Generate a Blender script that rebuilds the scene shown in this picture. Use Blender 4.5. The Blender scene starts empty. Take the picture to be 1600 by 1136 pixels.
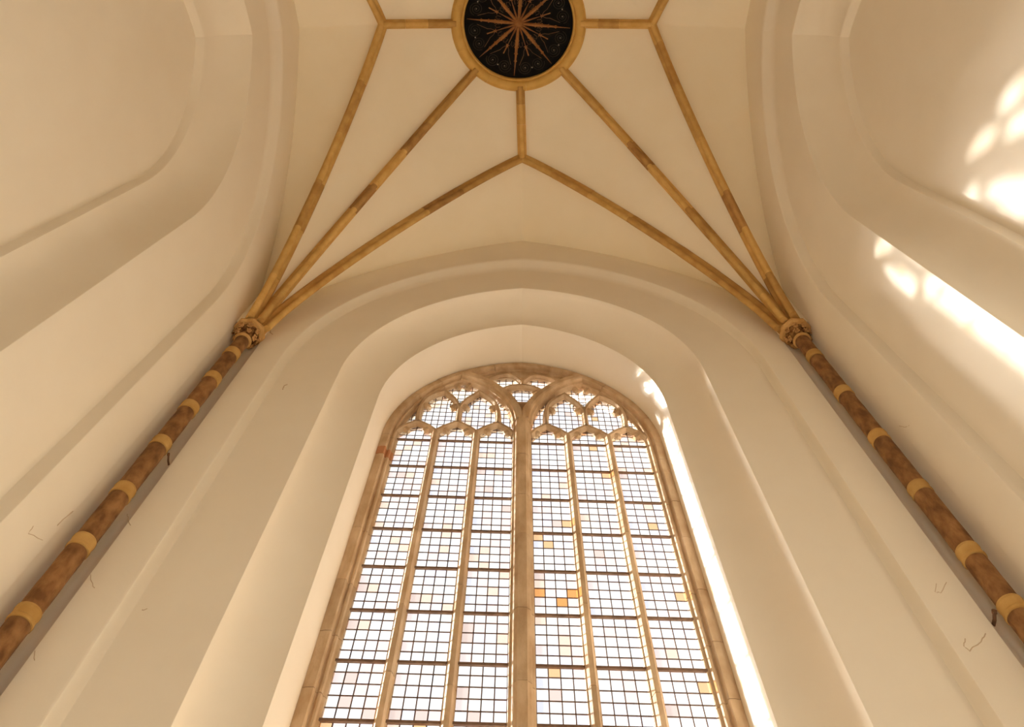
import bpy, bmesh, math, random
from mathutils import Vector, Matrix
random.seed(7)
D = bpy.data
SC = bpy.context.scene
COL = SC.collection
PI = math.pi

# ------------------------------------------------------------------ camera
EYE = 1.6                                   # eye height above the floor
TILT = math.asin(0.277)                     # optical axis away from the zenith
cam_d = D.cameras.new('camera')
cam = D.objects.new('camera', cam_d)
COL.objects.link(cam)
cam.location = (0, 0, EYE)
cam.rotation_euler = (PI - TILT, 0, 0)
cam_d.sensor_width = 36.0
cam_d.lens = 1206.0 * math.cos(TILT) / 1600.0 * 36.0
cam_d.shift_x = -16.0 / 1600.0
cam_d.shift_y = -256.0 / 1600.0
cam_d.clip_end = 300
SC.camera = cam

# ------------------------------------------------------------------ sky, sun, exposure
w = D.worlds.new('sky')
SC.world = w
w.use_nodes = True
wb = w.node_tree.nodes['Background']
wb.inputs['Color'].default_value = (0.93, 0.97, 1.0, 1)
wb.inputs['Strength'].default_value = 1.7
sun_d = D.lights.new('sun', 'SUN')
sun_d.energy = 15.5
sun_d.angle = math.radians(1.6)
sun_d.color = (1.0, 0.985, 0.955)
sun = D.objects.new('sun', sun_d)
COL.objects.link(sun)
sun.rotation_euler = Vector((1.0, -1.0, -0.645)).to_track_quat('-Z', 'Y').to_euler()
sun.location = (-8, 20, 20)
# broad second sun lamp, added to stand in for scatter by wavy glass
scatter_d = D.lights.new('sun_scatter_lamp', 'SUN')
scatter_d.energy = 17.0
scatter_d.angle = math.radians(13.0)
scatter_d.color = sun_d.color
scatter = D.objects.new('sun_scatter_lamp', scatter_d)
COL.objects.link(scatter)
scatter.rotation_euler = sun.rotation_euler
scatter.location = (-8, 20, 21)
SC.view_settings.view_transform = 'Standard'
SC.view_settings.look = 'None'
SC.view_settings.exposure = 0.16
SC.view_settings.gamma = 1.0
SC.view_settings.use_curve_mapping = False
SC.cycles.diffuse_bounces = 10
SC.cycles.max_bounces = 16
SC.cycles.transparent_max_bounces = 24
SC.cycles.sample_clamp_indirect = 4.0


# ------------------------------------------------------------------ materials
def mat(name, col, rough=0.8, col2=None, scale=6.0, bump=0.0, bscale=40.0, spec=0.3, metal=0.0, lo=0.35, hi=0.7, stretch=(1, 1, 1), rand=0.0):
    m = D.materials.new(name)
    m.use_nodes = True
    nt = m.node_tree
    N, L = nt.nodes, nt.links
    b = N['Principled BSDF']
    b.inputs['Roughness'].default_value = rough
    b.inputs['Specular IOR Level'].default_value = spec
    b.inputs['Metallic'].default_value = metal
    b.inputs['Base Color'].default_value = (*col, 1)
    tc = N.new('ShaderNodeTexCoord')
    mp = N.new('ShaderNodeMapping')
    mp.inputs['Scale'].default_value = stretch
    L.new(tc.outputs['Object'], mp.inputs['Vector'])
    vec = mp.outputs['Vector']
    src = None
    if col2:
        n = N.new('ShaderNodeTexNoise')
        n.inputs['Scale'].default_value = scale
        n.inputs['Detail'].default_value = 6
        L.new(vec, n.inputs['Vector'])
        r = N.new('ShaderNodeValToRGB')
        r.color_ramp.elements[0].position = lo
        r.color_ramp.elements[1].position = hi
        r.color_ramp.elements[0].color = (*col, 1)
        r.color_ramp.elements[1].color = (*col2, 1)
        L.new(n.outputs['Fac'], r.inputs['Fac'])
        src = r.outputs['Color']
    if rand and src:
        oi = N.new('ShaderNodeObjectInfo')
        hs = N.new('ShaderNodeHueSaturation')
        ma = N.new('ShaderNodeMapRange')
        ma.inputs['To Min'].default_value = 1 - rand
        ma.inputs['To Max'].default_value = 1 + rand
        L.new(oi.outputs['Random'], ma.inputs['Value'])
        L.new(ma.outputs['Result'], hs.inputs['Value'])
        L.new(src, hs.inputs['Color'])
        src = hs.outputs['Color']
    if src:
        L.new(src, b.inputs['Base Color'])
    if bump:
        n2 = N.new('ShaderNodeTexNoise')
        n2.inputs['Scale'].default_value = bscale
        n2.inputs['Detail'].default_value = 5
        L.new(vec, n2.inputs['Vector'])
        bp = N.new('ShaderNodeBump')
        bp.inputs['Strength'].default_value = bump
        bp.inputs['Distance'].default_value = 0.02
        L.new(n2.outputs['Fac'], bp.inputs['Height'])
        L.new(bp.outputs['Normal'], b.inputs['Normal'])
    return m


def glass_mat(name, col, scatter=0.02):
    col = tuple(c ** 0.5 for c in col)          # light crosses the two faces of each pane
    m = D.materials.new(name)
    m.use_nodes = True
    nt = m.node_tree
    N, L = nt.nodes, nt.links
    N.remove(N['Principled BSDF'])
    out = N['Material Output']
    t = N.new('ShaderNodeBsdfTransparent')
    t.inputs['Color'].default_value = (*col, 1)
    s = N.new('ShaderNodeBsdfTranslucent')
    s.inputs['Color'].default_value = (*col, 1)
    g = N.new('ShaderNodeBsdfGlossy')
    g.inputs['Roughness'].default_value = 0.08
    m1 = N.new('ShaderNodeMixShader')
    m1.inputs['Fac'].default_value = scatter
    L.new(t.outputs[0], m1.inputs[1])
    L.new(s.outputs[0], m1.inputs[2])
    m2 = N.new('ShaderNodeMixShader')
    m2.inputs['Fac'].default_value = 0.04
    L.new(m1.outputs[0], m2.inputs[1])
    L.new(g.outputs[0], m2.inputs[2])
    L.new(m2.outputs[0], out.inputs['Surface'])
    return m


PLASTER = mat('lime_plaster', (0.86, 0.79, 0.66), 0.85, (0.88, 0.815, 0.69), 1.3, 0.06, 9.0, 0.15)
VAULT = mat('vault_plaster', (0.925, 0.85, 0.68), 0.85, (0.94, 0.87, 0.71), 1.7, 0.06, 9.0, 0.15)
RIB = [mat('rib_stone_a', (0.58, 0.35, 0.105), 0.75, (0.70, 0.46, 0.165), 5, 0.25, 30, 0.2, rand=0.10),
       mat('rib_stone_b', (0.46, 0.26, 0.08), 0.78, (0.62, 0.39, 0.13), 4, 0.25, 30, 0.2, rand=0.12),
       mat('rib_stone_c', (0.36, 0.19, 0.065), 0.8, (0.54, 0.32, 0.11), 5, 0.3, 30, 0.2, rand=0.12)]
RING = mat('ring_stone', (0.60, 0.37, 0.10), 0.7, (0.70, 0.45, 0.14), 4, 0.15, 30, 0.2, rand=0.06)
DRUM = mat('shaft_drum_stone', (0.165, 0.072, 0.024), 0.75, (0.37, 0.19, 0.072), 9, 0.6, 34, 0.25, stretch=(1, 1, 0.6), rand=0.12)
BAND = mat('shaft_band_stone', (0.48, 0.275, 0.08), 0.75, (0.60, 0.375, 0.13), 5, 0.2, 35, 0.2, rand=0.08)
CAPST = mat('capital_stone', (0.54, 0.31, 0.105), 0.75, (0.66, 0.41, 0.16), 9, 0.3, 50, 0.2)
BELLSHADE = mat('capital_recess_shade', (0.13, 0.055, 0.02), 0.85, (0.42, 0.23, 0.08), 16, 0.3, 50, 0.2)  # bell darkened: shade between the leaves is put into its colour
LEAFST = mat('capital_leaf_stone', (0.50, 0.27, 0.10), 0.75, (0.66, 0.40, 0.17), 12, 0.3, 50, 0.2, rand=0.15)
JAMB = mat('window_stone', (0.48, 0.325, 0.185), 0.8, (0.68, 0.51, 0.335), 5, 0.35, 30, 0.2, rand=0.10, stretch=(1, 1, 0.5))
REDST = mat('window_red_stone', (0.46, 0.20, 0.09), 0.8, (0.56, 0.28, 0.14), 5, 0.35, 30, 0.2)
LEAD = mat('lead_came', (0.16, 0.10, 0.075), 0.6, (0.20, 0.135, 0.105), 20, 0, 30, 0.3)
BARST = mat('saddle_bar_iron', (0.16, 0.095, 0.06), 0.7, (0.24, 0.15, 0.10), 12, 0.1, 40, 0.3)
DARK = mat('roundel_panel_black', (0.004, 0.0035, 0.0035), 0.7, (0.008, 0.007, 0.006), 8, 0, 30, 0.1)
SPIR = mat('roundel_scroll_grey', (0.026, 0.022, 0.014), 0.6, (0.04, 0.033, 0.022), 15, 0, 30, 0.2)
GILT = mat('roundel_star_bronze', (0.30, 0.125, 0.040), 0.55, (0.40, 0.19, 0.065), 14, 0.2, 60, 0.3)
TWIG = mat('roundel_tendril', (0.13, 0.07, 0.035), 0.6, (0.20, 0.12, 0.06), 20, 0, 60, 0.2)
WHITE = mat('roundel_dot', (0.42, 0.36, 0.28), 0.5, (0.5, 0.43, 0.34), 20)
FLOOR = mat('floor_stone', (0.74, 0.68, 0.58), 0.6, (0.82, 0.76, 0.66), 2, 0.1, 20)
LIGHT_BLOCK = mat('light_block_dark', (0.12, 0.11, 0.11), 0.8, (0.18, 0.16, 0.16), 4)
CRACK = mat('crack_line', (0.60, 0.47, 0.32), 0.9, (0.68, 0.55, 0.40), 10)
IRON = mat('rusty_iron', (0.12, 0.06, 0.03), 0.7, (0.2, 0.1, 0.05), 20)
G_CLEAR = [glass_mat('glass_clear', (0.66, 0.68, 0.675)), glass_mat('glass_milky', (0.655, 0.655, 0.67)),
           glass_mat('glass_ivory', (0.675, 0.655, 0.62))]
G_LAV = glass_mat('glass_lavender', (0.545, 0.535, 0.575))
G_PINK = glass_mat('glass_pale_pink', (0.59, 0.505, 0.475))
G_PEACH = glass_mat('glass_peach', (0.62, 0.48, 0.385))
G_ROSE = glass_mat('glass_rose', (0.55, 0.43, 0.38))
G_ORANGE = glass_mat('glass_orange', (0.57, 0.255, 0.085))
G_AMBER = glass_mat('glass_amber', (0.59, 0.37, 0.195))


# ------------------------------------------------------------------ mesh helpers
def mk(name, verts, faces, material, parent=None, smooth=None, mats=None, midx=None):
    me = D.meshes.new(name)
    me.from_pydata([tuple(v) for v in verts], [], faces)
    for m in (mats or [material]):
        me.materials.append(m)
    if midx:
        me.polygons.foreach_set('material_index', midx)
    if smooth is not None:
        me.polygons.foreach_set('use_smooth', [True] * len(me.polygons))
        me.set_sharp_from_angle(angle=math.radians(smooth))
    me.update()
    o = D.objects.new(name, me)
    COL.objects.link(o)
    if parent:
        o.parent = parent
    return o


def tag(o, label=None, cat=None, group=None, kind=None):
    if label: o['label'] = label
    if cat: o['category'] = cat
    if group: o['group'] = group
    if kind: o['kind'] = kind
    return o


def empty(name, loc=(0, 0, 0)):
    o = D.objects.new(name, None)
    o.empty_display_size = 0.2
    o.location = loc
    COL.objects.link(o)
    return o


class MB:
    def __init__(s):
        s.v, s.f, s.m = [], [], []

    def add(s, vs, fs, mi=0):
        o = len(s.v)
        s.v += [Vector(v) for v in vs]
        s.f += [tuple(i + o for i in f) for f in fs]
        s.m += [mi] * len(fs)

    def box(s, c, sx, sy, sz, mi=0):
        x, y, z = c
        a, b, d = sx / 2, sy / 2, sz / 2
        s.add([(x - a, y - b, z - d), (x + a, y - b, z - d), (x + a, y + b, z - d), (x - a, y + b, z - d),
               (x - a, y - b, z + d), (x + a, y - b, z + d), (x + a, y + b, z + d), (x - a, y + b, z + d)],
              [(0, 3, 2, 1), (4, 5, 6, 7), (0, 1, 5, 4), (1, 2, 6, 5), (2, 3, 7, 6), (3, 0, 4, 7)], mi)

    def tube(s, pts, r, n=6, mi=0, r2=None):
        pts = [Vector(p) for p in pts]
        k = len(pts)
        t0 = (pts[1] - pts[0]).normalized()
        ref = Vector((0, 0, 1)) if abs(t0.z) < 0.9 else Vector((1, 0, 0))
        vs = []
        for i, p in enumerate(pts):
            t = (pts[min(i + 1, k - 1)] - pts[max(i - 1, 0)]).normalized()
            a = t.cross(ref).normalized()
            b = t.cross(a)
            rr = r if r2 is None else r + (r2 - r) * i / (k - 1)
            for j in range(n):
                q = 2 * PI * j / n
                vs.append(p + a * math.cos(q) * rr + b * math.sin(q) * rr)
        fs = [(i * n + j, i * n + (j + 1) % n, (i + 1) * n + (j + 1) % n, (i + 1) * n + j) for i in range(k - 1) for j in range(n)]
        fs += [tuple(range(n))[::-1], tuple((k - 1) * n + j for j in range(n))]
        s.add(vs, fs, mi)

    def lathe(s, c, prof, n=32, mi=0):
        vs = [(c[0] + r * math.cos(2 * PI * j / n), c[1] + r * math.sin(2 * PI * j / n), c[2] + z) for r, z in prof for j in range(n)]
        k = len(prof)
        fs = [(i * n + j, i * n + (j + 1) % n, (i + 1) * n + (j + 1) % n, (i + 1) * n + j) for i in range(k - 1) for j in range(n)]
        fs += [tuple(range(n))[::-1], tuple((k - 1) * n + j for j in range(n))]
        s.add(vs, fs, mi)

    def sweep(s, secs, closed_ends=True, mi=0):
        """secs: list of point loops of equal length (closed section)"""
        n = len(secs[0])
        vs = [p for sec in secs for p in sec]
        fs = [(i * n + j, i * n + (j + 1) % n, (i + 1) * n + (j + 1) % n, (i + 1) * n + j) for i in range(len(secs) - 1) for j in range(n)]
        if closed_ends:
            fs += [tuple(range(n))[::-1], tuple((len(secs) - 1) * n + j for j in range(n))]
        s.add(vs, fs, mi)

    def build(s, name, material, parent=None, smooth=None, mats=None):
        return mk(name, s.v, s.f, material, parent, smooth, mats, s.m if mats else None)


def H(h):                                   # heights measured from the eye
    return h + EYE


# ------------------------------------------------------------------ setting: walls with their arches
HS = 10.45                                  # springing of the wall arches
NA = 26
YB, YC = 5.80, 0.85                         # back wall plane, middle of the bay
WX = 4.90                                   # side wall planes
ZB = -EYE


def half_loop(a, ha, hs=HS, zb=ZB):
    """jamb and half arch of half-width a and apex height ha: list of (u, h), u >= 0"""
    rise = ha - hs
    e = (rise * rise - a * a) / (2 * a)
    R = a + e
    pts = [(a, zb), (a, 2.0), (a, 6.0), (a, hs - 0.8), (a, hs)]
    a1 = math.acos(max(-1, min(1, e / R)))
    for i in range(1, NA + 1):
        q = a1 * i / NA
        pts.append((-e + R * math.cos(q), hs + R * math.sin(q)))
    pts[-1] = (0.0, ha)
    return pts


def w_h(u):                                 # where the vault web meets the wall
    return 8.28 + math.sqrt(8.19 ** 2 - (u + 2.66) ** 2)


def outer_loop(E, lift=0.10):
    pts = [(E, ZB), (E, 2.0), (E, 6.0), (E, HS - 0.8), (E, HS)]
    arc = [(E, HS + (w_h(E) + lift - HS) * i / 8) for i in range(9)] + [(E * (1 - i / 40), w_h(E * (1 - i / 40)) + lift) for i in range(1, 41)]
    ln = [0]
    for p, q in zip(arc, arc[1:]):
        ln.append(ln[-1] + math.hypot(q[0] - p[0], q[1] - p[1]))
    for i in range(1, NA + 1):
        t = ln[-1] * i / NA
        k = max(j for j in range(len(ln)) if ln[j] <= t + 1e-9)
        k = min(k, len(ln) - 2)
        f = (t - ln[k]) / (ln[k + 1] - ln[k])
        pts.append((arc[k][0] + (arc[k + 1][0] - arc[k][0]) * f, arc[k][1] + (arc[k + 1][1] - arc[k][1]) * f))
    return pts


def cavetto(a0, h0, d0, a1, h1, d1, n=10, r0=0.10):
    """hollow from the wall face (a0, d0) in to the reveal (a1, d1); rounded arris at the outer edge"""
    out = []
    for i in range(n + 1):
        q = PI / 2 * i / n
        # starts facing the opening (running inward), ends facing the room
        fa, fd = 1 - math.cos(q), math.sin(q)
        out.append((a0 + (a1 - a0) * fa, h0 + (h1 - h0) * fa, d0 + (d1 - d0) * fd))
    return out


def wall_mesh(name, loops, place, material, closed_last=False):
    """loops: list of (half loop points, depth); place(u, h, d) -> world"""
    V, Fc = [], []
    for sgn in (-1, 1):
        base = len(V)
        n = len(loops[0][0])
        for pts, d in loops:
            for u, h in pts:
                V.append(place(sgn * u, h, d))
        for i in range(len(loops) - 1):
            for j in range(n - 1):
                q = [base + i * n + j, base + (i + 1) * n + j, base + (i + 1) * n + j + 1, base + i * n + j + 1]
                Fc.append(tuple(q if sgn < 0 else q[::-1]))
        if closed_last:
            k = base + (len(loops) - 1) * n
            c = []
            for u, h in loops[-1][0]:
                c.append(len(V))
                V.append(place(0.0, h if True else h, loops[-1][1]))
            for j in range(n - 1):
                q = [k + j, c[j], c[j + 1], k + j + 1]
                Fc.append(tuple(q if sgn < 0 else q[::-1]))
    return mk(name, V, Fc, material, None, 35)


def rect_loop(E, top):
    """square-headed outline with as many points as half_loop"""
    pts = [(E, ZB), (E, 2.0), (E, 6.0), (E, HS - 0.8), (E, HS)]
    n1 = NA // 2
    pts += [(E, HS + (top - HS) * i / n1) for i in range(1, n1 + 1)]
    pts += [(E * (1 - i / (NA - n1)), top) for i in range(1, NA - n1 + 1)]
    return pts


def smooth01(t):
    t = max(0.0, min(1.0, t))
    return t * t * (3 - 2 * t)


SKEW = 0.0356


def place_back(u, h, d):
    y = YB + d
    k = SKEW * smooth01(d / 0.9)
    if d > 2.5: k = 0
    return (u, y + k * u, H(h))


def wall_profile(aL, haL, aC, haC, aB, haB, dB, edge, proud=0.20):
    loops = [(outer_loop(edge), -proud)]
    loops.append((half_loop(aL + 0.03, haL + 0.06), -proud))
    loops.append((half_loop(aL + 0.01, haL + 0.02), -proud + 0.012))
    loops.append((half_loop(aL, haL), -proud + 0.035))
    loops.append((half_loop(aL - 0.005, haL - 0.05), -0.07))
    loops.append((half_loop(aL - 0.035, haL - 0.12), -0.018))
    loops.append((half_loop(aL - 0.09, haL - 0.20), 0.0))
    loops.append((half_loop(aC + 0.014, haC + 0.016), 0.0))
    loops.append((half_loop(aC + 0.004, haC + 0.005), 0.004))
    for a, h, d in cavetto(aC, haC, 0.014, aB, haB, dB):
        loops.append((half_loop(a, h), d))
    return loops


BK = wall_profile(3.79, 14.85, 2.86, 13.74, 2.29, 13.19, 0.53, 4.28)
BKW = BK + [(half_loop(2.27, 13.02), 1.22), (half_loop(2.27, 13.02), 1.62), (half_loop(2.75, 13.6), 2.2),
            (rect_loop(6.3, 17.1), 2.2)]
wall_back = tag(wall_mesh('wall_back', BKW, place_back, PLASTER), kind='structure')

SD = wall_profile(3.80, 14.85, 2.45, 13.78, 1.90, 13.15, 0.60, 4.45)
SDW = SD + [(half_loop(1.885, 13.12), 0.62), (half_loop(1.865, 13.08), 0.71), (half_loop(1.855, 13.07), 0.735), (half_loop(1.83, 13.03), 0.74)]
wall_left = tag(wall_mesh('wall_left', SDW, lambda u, h, d: (-(WX + d), YC + u, H(h)), PLASTER, True), kind='structure')
wall_right = tag(wall_mesh('wall_right', SDW, lambda u, h, d: (WX + d, YC - u, H(h)), PLASTER, True), kind='structure')


def wall_profile_low(aL, haL, aC, haC, aB, haB, dB, edge):
    lo = wall_profile(aL, haL, aC, 14, aB, 13, dB, edge)[:7]
    return lo + [(half_loop(aC + 0.03, haC + 0.03, 4.0), 0.0), (half_loop(aC, haC, 4.0), 0.03)]


# unseen wall towards the nave: arch narrowed, stone darkened to cut light from behind
FRONT_DIM = mat('front_dim_stone', (0.42, 0.36, 0.28), 0.85, (0.50, 0.43, 0.34), 1.3, 0.06, 9.0, 0.15)
FRW = wall_profile_low(3.79, 14.85, 1.5, 6.4, 1.4, 6.3, 0.2, 4.28)[:9] + [(half_loop(1.5, 6.4, 4.0), 0.9), (rect_loop(6.3, 17.1), 0.9)]
wall_front = tag(wall_mesh('wall_front', FRW, lambda u, h, d: (-u, 2 * YC - YB - d, H(h)), FRONT_DIM), kind='structure')

# unseen side boxes and roof slab added to keep stray daylight out; floor
for s, nm in ((-1, 'wall_light_block_left'), (1, 'wall_light_block_right')):
    b = MB()
    b.box((s * 6.2, YC, 8.6), 0.3, 14.3, 20.0)
    tag(b.build(nm, PLASTER), kind='structure')
b = MB()
b.box((0, YC, 18.75), 12.7, 14.3, 0.3)
tag(b.build('ceiling_light_block', LIGHT_BLOCK), kind='structure')
b = MB()
for i in range(-14, 15):
    for j in range(-26, 11):
        b.box((i * 0.9, YC + j * 0.9, -0.05 + random.uniform(-.002, .002)), 0.888, 0.888, 0.1)
b.box((0, YC - 7, -0.13), 27, 34, 0.1)
tag(b.build('floor', FLOOR), kind='structure')

# hollow corner behind each shaft
CORNER = [(4.265, 5.603), (4.285, 5.605), (4.315, 5.635), (4.38, 5.66), (4.46, 5.66), (4.56, 5.625), (4.64, 5.55), (4.685, 5.46), (4.695, 5.38), (4.702, 5.30), (4.703, 5.285)]
k = 0
for sx in (-1, 1):
    for north in (True, False):
        k += 1
        V, Fc = [], []
        hs = [ZB, 3, 7, 11, 13.4]
        for h in hs:
            for x, y in CORNER:
                V.append((sx * x, y if north else 2 * YC - y, H(h)))
        n = len(CORNER)
        for i in range(len(hs) - 1):
            for j in range(n - 1):
                Fc.append((i * n + j, i * n + j + 1, (i + 1) * n + j + 1, (i + 1) * n + j))
        tag(mk('trim_%d' % k, V, Fc, PLASTER, None, 60), kind='structure')

# ------------------------------------------------------------------ vault: curves
CAPX, CAPY, CAPH = 4.47, 5.45, 11.15
CX, CY = -0.08, 0.78
HB = 16.42                                   # height of the ring
HJ = 16.15
PEXP = 1.36


def cap_pos(sx, north):
    return Vector((sx * CAPX, CAPY if north else 2 * YC - CAPY, H(CAPH)))


J = {'N': Vector((0.0, 3.68, H(HJ))), 'S': Vector((-0.12, 2 * YC - 3.78, H(HJ))),
     'W': Vector((-2.95, 0.78, H(HJ))), 'E': Vector((2.74, 0.78, H(HJ)))}


def rib_curve(S0, E, n=28, p=PEXP):
    out = []
    for i in range(n + 1):
        a = PI / 2 * i / n
        q = 0.35 * (1 - math.cos(a)) + 0.65 * i / n     # denser near the foot
        z = S0.z + (E.z - S0.z) * (1 - (1 - q) ** p) ** (1 / p)
        out.append(Vector((S0.x + (E.x - S0.x) * q, S0.y + (E.y - S0.y) * q, z)))
    return out


def springs(sx, north):
    c = cap_pos(sx, north)
    sy = 1 if north else -1
    return {'a': c + Vector((-sx * 0.14, sy * 0.01, 0)),      # rib towards the end wall star point
            'd': c + Vector((-sx * 0.085, -sy * 0.085, 0)),   # diagonal
            'b': c + Vector((sx * 0.0, -sy * 0.15, 0))}       # rib towards the side star point


RING_R = 1.36
ribs = {}
for sx, cn in ((-1, 'W'), (1, 'E')):
    for north, rn in ((True, 'N'), (False, 'S')):
        sp = springs(sx, north)
        ribs[(rn, cn, 'a')] = rib_curve(sp['a'], J[rn])
        ribs[(rn, cn, 'b')] = rib_curve(sp['b'], J[cn])
        dv = Vector((sp['d'].x - CX, sp['d'].y - CY, 0)).normalized()
        ribs[(rn, cn, 'd')] = rib_curve(sp['d'], Vector((CX, CY, H(HB))) + dv * RING_R, p=1.38)
ridge = {}
for kx, p in J.items():
    dv = Vector((p.x - CX, p.y - CY, 0)).normalized()
    e = Vector((CX, CY, H(HB))) + dv * RING_R
    ridge[kx] = [p.lerp(e, i / 8) for i in range(9)]


def at_height(curve, z):
    if z <= curve[0].z: return curve[0].copy()
    for p, q in zip(curve, curve[1:]):
        if q.z >= z - 1e-9:
            f = (z - p.z) / max(q.z - p.z, 1e-9)
            return p.lerp(q, f)
    return curve[-1].copy()


def resample(curve, n):
    ln = [0]
    for p, q in zip(curve, curve[1:]):
        ln.append(ln[-1] + (q - p).length)
    out = []
    for i in range(n + 1):
        t = ln[-1] * i / n
        kk = 0
        while kk < len(ln) - 2 and ln[kk + 1] < t: kk += 1
        f = (t - ln[kk]) / max(ln[kk + 1] - ln[kk], 1e-9)
        out.append(curve[kk].lerp(curve[kk + 1], f))
    return out


NZ = 40
ZS = [H(CAPH) + (H(HJ) - H(CAPH)) * (1 - (1 - i / NZ) ** 1.7) for i in range(NZ + 1)]


def loft(rows_a, rows_b, m=8, sag=0.0):
    V, Fc = [], []
    for p, q in zip(rows_a, rows_b):
        for i in range(m + 1):
            t = i / m
            v = p.lerp(q, t)
            v.z += sag * math.sin(PI * t) * (p - q).length
            V.append(v)
    n = m + 1
    for r in range(len(rows_a) - 1):
        for i in range(m):
            Fc.append((r * n + i, r * n + i + 1, (r + 1) * n + i + 1, (r + 1) * n + i))
    return V, Fc


vm = MB()


def ring_pts(p0, p1, n):
    a0 = math.atan2(p0.y - CY, p0.x - CX)
    a1 = math.atan2(p1.y - CY, p1.x - CX)
    while a1 - a0 > PI: a1 -= 2 * PI
    while a1 - a0 < -PI: a1 += 2 * PI
    return [Vector((CX + RING_R * math.cos(a0 + (a1 - a0) * i / n), CY + RING_R * math.sin(a0 + (a1 - a0) * i / n), H(HB))) for i in range(n + 1)]


for sx, cn in ((-1, 'W'), (1, 'E')):
    for north, rn in ((True, 'N'), (False, 'S')):
        sy = 1 if north else -1

        def plane_end(u, h):
            y = 5.6
            return Vector((sx * u, y if north else 2 * YC - 5.6, H(h)))

        def plane_side(u, h):
            return Vector((sx * 4.70, YC + sy * u, H(h)))
        for kind, J_, ed, pl in (('a', J[rn], 4.28, plane_end), ('b', J[cn], 4.45, plane_side)):
            wc = [pl(ed, CAPH + (w_h(ed) - CAPH) * i / 8) for i in range(9)] + [pl(ed * (1 - i / 40), w_h(ed * (1 - i / 40))) for i in range(1, 41)]
            top = wc[-1].z
            A = [at_height(wc, H(CAPH) + (top - H(CAPH)) * (z - H(CAPH)) / (H(HJ) - H(CAPH))) for z in ZS]
            Bc = ribs[(rn, cn, kind)]
            Bq = [at_height(Bc, z) for z in ZS]
            vm.add(*loft(A, Bq, 8, 0.012))
            # between this rib (and its ridge) and the diagonal
            Dc = ribs[(rn, cn, 'd')]
            A2 = Bq
            B2 = [at_height(Dc, z) for z in ZS]
            vm.add(*loft(A2, B2, 8, 0.012))
            rg = ridge[rn if kind == 'a' else cn]
            za = rg[0].z
            # upper part: ridge rib against the last piece of the diagonal
            tail = [at_height(Dc, za)] + [p for p in Dc if p.z > za + 1e-4]
            vm.add(*loft(resample(rg, 10), resample(tail, 10), 8, 0.0))
vault = vm.build('ceiling', VAULT)
bm = bmesh.new()
bm.from_mesh(vault.data)
bmesh.ops.remove_doubles(bm, verts=bm.verts, dist=0.002)
bmesh.ops.recalc_face_normals(bm, faces=bm.faces)
bm.to_mesh(vault.data)
bm.free()
vault.data.polygons.foreach_set('use_smooth', [True] * len(vault.data.polygons))
tag(vault, kind='structure')

# ------------------------------------------------------------------ vault ribs of stones
RIBW = 0.098
SEC = [(-1.0, -0.06), (-1.0, 0.04), (-0.86, 0.055), (-0.60, 0.075), (-0.50, 0.105), (-0.50, 0.125), (-0.60, 0.15), (-0.56, 0.185), (-0.36, 0.215), (-0.12, 0.225),
       (0.12, 0.225), (0.36, 0.215), (0.56, 0.185), (0.60, 0.15), (0.50, 0.125), (0.50, 0.105), (0.60, 0.075), (0.86, 0.055), (1.0, 0.04), (1.0, -0.06)]


def rib_sections(curve, wscale=1.0, pulls=None):
    secs = []
    k = len(curve)
    for i, p in enumerate(curve):
        t = (curve[min(i + 1, k - 1)] - curve[max(i - 1, 0)]).normalized()
        lat = t.cross(Vector((0, 0, 1)))
        if lat.length < 1e-4: lat = Vector((1, 0, 0))
        lat.normalize()
        dn = t.cross(lat).normalized()
        if dn.z > 0: dn = -dn
        secs.append([p + lat * (a * RIBW * wscale) + dn * d for a, d in SEC])
    return secs


def make_rib(curve, label, seed, stone=1.05):
    rnd = random.Random(seed)
    fine = resample(curve, 60)
    L = sum((q - p).length for p, q in zip(fine, fine[1:]))
    base = curve[0]
    root = empty('vault_rib', base)
    tag(root, label, 'vault rib', 'stone ribs of the star vault')
    cuts, t = [0.0], 0.0
    while True:
        t += stone * rnd.uniform(0.65, 1.3) / L
        if t > 1 - 0.35 * stone / L: break
        cuts.append(t)
    cuts.append(1.0)
    for c0, c1 in zip(cuts, cuts[1:]):
        n = max(2, int((c1 - c0) * L / 0.13))
        g = 0.0015 / L
        pts = []
        for i in range(n + 1):
            tt = (c0 + g + (c1 - c0 - 2 * g) * i / n) * 60
            a = min(int(tt), 59)
            pts.append(fine[a].lerp(fine[a + 1], tt - a) - base)
        ws = 1.0 + rnd.uniform(-0.03, 0.04)
        b = MB()
        b.sweep(rib_sections(pts, ws))
        r = rnd.random()
        m = RIB[0] if r < 0.58 else RIB[1] if r < 0.86 else RIB[2]
        b.build('rib_stone', m, root, 40)
    return root


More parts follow.
